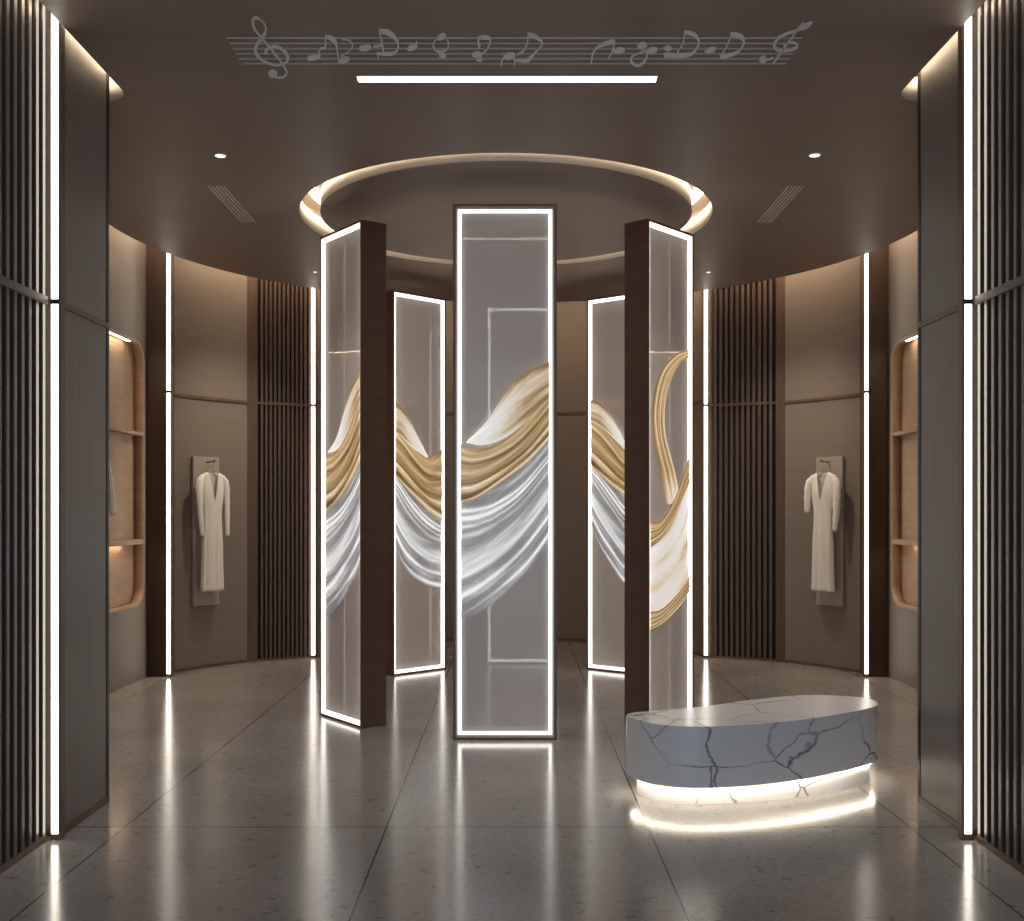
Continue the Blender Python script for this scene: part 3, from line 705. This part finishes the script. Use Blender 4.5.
for nm, cat, lab, strokes, blobs in NOTES:
    allp = [p for s in strokes for p in s[0]]+[b[0] for b in blobs]
    xs = [cpt(*p) for p in allp]; ORG = (sum(a[0] for a in xs)/len(xs), sum(a[1] for a in xs)/len(xs))
    bm = bmesh.new()
    for pts, wd in strokes: ribbon(bm, pts, wd)
    for c, rx, ry, tl in blobs: blob(bm, c, rx, ry, tl)
    bmesh.ops.recalc_face_normals(bm, faces=bm.faces)
    o = link(nm, bm, M['staff']); o.location = (ORG[0], ORG[1], CZ); tag(o, lab, cat, 'metal music symbols on the ceiling')

# ------------------------------------------------------------------ hanging dresses
def lerp_table(tb, z):
    if z <= tb[0][0]: return tb[0][1:]
    for a, b in zip(tb, tb[1:]):
        if z <= b[0]:
            f = (z-a[0])/(b[0]-a[0]); f = f*f*(3-2*f)
            return tuple(x+(y-x)*f for x, y in zip(a[1:], b[1:]))
    return tb[-1][1:]
def garment(root, L_, tb, vdepth, sleeves, seed=1):
    """body cloth: open tube from hem (z=-L_) to shoulders (z=0) with a V neck; local -y faces the room"""
    rnd = random.Random(seed); n, m = 72, 44
    ph = [rnd.uniform(0, 6.28) for _ in range(4)]
    bm = bmesh.new(); G = []
    for i in range(m+1):
        v = i/m; row = []
        for k in range(n):
            th = 2*PI*k/n; c, s = math.cos(th), math.sin(th)
            sx = math.copysign(abs(c)**.85, c); front = s < 0
            wtop = tb[-1][1]
            x_ = abs(sx*wtop)
            top = -.055*(x_/wtop)**1.4
            if front: top -= vdepth*max(0, 1-x_/.060)**.9
            else: top -= .02*max(0, 1-x_/.06)
            z = -L_+(L_+top)*v
            w_, d_ = lerp_table(tb, z)
            low = max(0, min(1, (-.30-z)/.4))
            fold = 1+low*.10*math.sin(9*th+ph[0])+low*.07*math.sin(15*th+ph[1])+.015*math.sin(23*th+ph[2]+8*v)
            row.append(bm.verts.new((sx*w_*(1+.10*(fold-1)), s*d_*fold-low*.004*math.sin(5*th+ph[3]), z)))
        G.append(row)
    for i in range(m):
        for k in range(n): bm.faces.new((G[i][k], G[i][(k+1) % n], G[i+1][(k+1) % n], G[i+1][k]))
    bmesh.ops.recalc_face_normals(bm, faces=bm.faces)
    bmesh.ops.solidify(bm, geom=bm.faces[:], thickness=.003)
    link('bodice_and_skirt', bm, M['dress'], root, smooth=True)
    for pts, rad in sleeves:
        bm = bmesh.new(); q = catmull(pts, 6); rr = [x.x for x in catmull([(r, 0, 0) for r in rad], 6)]
        rr = [r*(1+.06*math.sin(i*1.7)) for i, r in enumerate(rr)]
        tube(bm, q, rr, 16, .72); link('sleeve', bm, M['dress'], root, smooth=True)
def hanger(name_lab, loc, rz, wd, hook=.10):
    t = thing('clothes_hanger', name_lab, 'hanger', loc, rz)
    bm = bmesh.new(); tube(bm, catmull([(-wd, 0, -.075), (-wd*.55, 0, -.040), (0, 0, -.005), (wd*.55, 0, -.040), (wd, 0, -.075)], 5), [.006]*21, 8, .8); link('shoulder_bar', bm, M['wood_hanger'], t, smooth=True)
    bm = bmesh.new(); tube(bm, catmull([(0, 0, -.005), (0, 0, .03), (.012, 0, .05), (.014, 0, .066), (0, 0, .078), (-.013, 0, .070)], 5), [.0028]*26, 8); link('hook', bm, M['metal'], t, smooth=True)
def display(theta_pt, nrm, side, word, sleeves, ladd):
    """board fixed to the curved wall, peg, hanger and dress"""
    n = Vector(nrm).normalized(); rz = math.atan2(n.x, -n.y)       # local -y looks along n
    base = Vector(theta_pt)
    bt = thing('display_board', 'tall narrow beige mounting board on the wall behind the %s dress' % word, 'display board', (base.x+n.x*.02, base.y+n.y*.02, .60), rz)
    bm = bmesh.new(); box(bm, -.155, .155, -.018, .015, 0, 1.415)
    bmesh.ops.bevel(bm, geom=bm.edges[:], offset=.003, segments=1, affect='EDGES'); link('board', bm, M['board'], bt)
    bm = bmesh.new(); tube(bm, [(0, -.018, 1.365), (0, -.07, 1.366), (0, -.125, 1.372)], [.007, .007, .007], 12); tube(bm, [(0, -.121, 1.372), (0, -.131, 1.373)], [.013, .013], 12); link('peg', bm, M['bronze'], bt)
    p = base+n*(.02+.10)
    hz = .60+1.365+.007-.078+.0035
    hanger('wooden hanger on the peg holding the %s dress' % word, (p.x, p.y, hz), rz, .125)
    dt = thing('hanging_dress', 'long ivory v-neck dress hanging on the %s back wall, %s' % (word, ladd), 'dress', (p.x, p.y, hz-.012), rz, 'ivory dresses hung on the back wall')
    tb = [(-1.18, .128, .050), (-.75, .118, .046), (-.42, .104, .042), (-.22, .128, .044), (-.08, .142, .028), (0, .138, .012)]
    garment(dt, 1.145, tb, .30, sleeves, 3 if side < 0 else 8)
    return dt
# wall points at the boards
def wallpt(px):
    k = (px-CX)/F    # X = k Y ; on the circle CC, 3.63 (far side)
    a = 1+k*k; b = -2*(CC[0]*k+CC[1]); c = CC[0]**2+CC[1]**2-3.63**2
    Y = (-b+math.sqrt(b*b-4*a*c))/(2*a); return Vector((k*Y, Y))
pl = wallpt(204); nl = Vector(CC)-pl
pr = wallpt(831.5); nr = Vector(CC)-pr
display(pl, nl, -1, 'left', [
    ([(-.115, 0, -.055), (-.160, -.005, -.13), (-.160, -.015, -.30), (-.150, -.02, -.50), (-.135, -.02, -.62)], [.024, .040, .032, .028, .020]),
    ([(.115, 0, -.055), (.155, -.005, -.13), (.168, -.01, -.30), (.172, -.01, -.48), (.176, -.01, -.62)], [.024, .038, .030, .026, .020])], 'both sleeves long')
display(pr, nr, 1, 'right', [
    ([(-.115, 0, -.055), (-.160, -.005, -.13), (-.175, -.01, -.26), (-.182, -.01, -.40)], [.024, .044, .040, .030]),
    ([(.115, 0, -.055), (.155, -.005, -.13), (.168, -.01, -.25), (.160, -.01, -.42), (.148, -.015, -.58)], [.024, .042, .040, .036, .024])], 'one sleeve shorter and fuller')

# white top hanging in the left niche, mostly behind the foreground wall
rod = boxes('hanging_rod', [(-3.348, -3.336, 8.2, 8.95, 2.06, 2.072), (-3.346, -3.338, 8.3, 8.308, 2.07, 2.172), (-3.346, -3.338, 8.85, 8.858, 2.07, 2.172)], M['metal'])
tag(rod, 'thin metal hanging rod under the upper shelf of the left niche', 'rod')
hanger('hanger of the small white top inside the left niche', (-3.342, 8.80, 1.996), PI/2, .11)
dt = thing('short_blouse', 'short white top hanging inside the left display niche, only its sleeve showing', 'top', (-3.342, 8.80, 1.972), PI/2)
garment(dt, .60, [(-.6, .15, .035), (-.3, .14, .035), (-.08, .15, .026), (0, .15, .010)], .12, [
    ([(-.14, 0, -.05), (-.20, 0, -.15), (-.245, 0, -.30), (-.26, 0, -.48)], [.028, .040, .036, .030]),
    ([(.13, 0, -.06), (.17, 0, -.17), (.225, 0, -.34), (.255, 0, -.50)], [.028, .036, .036, .030])], 5)
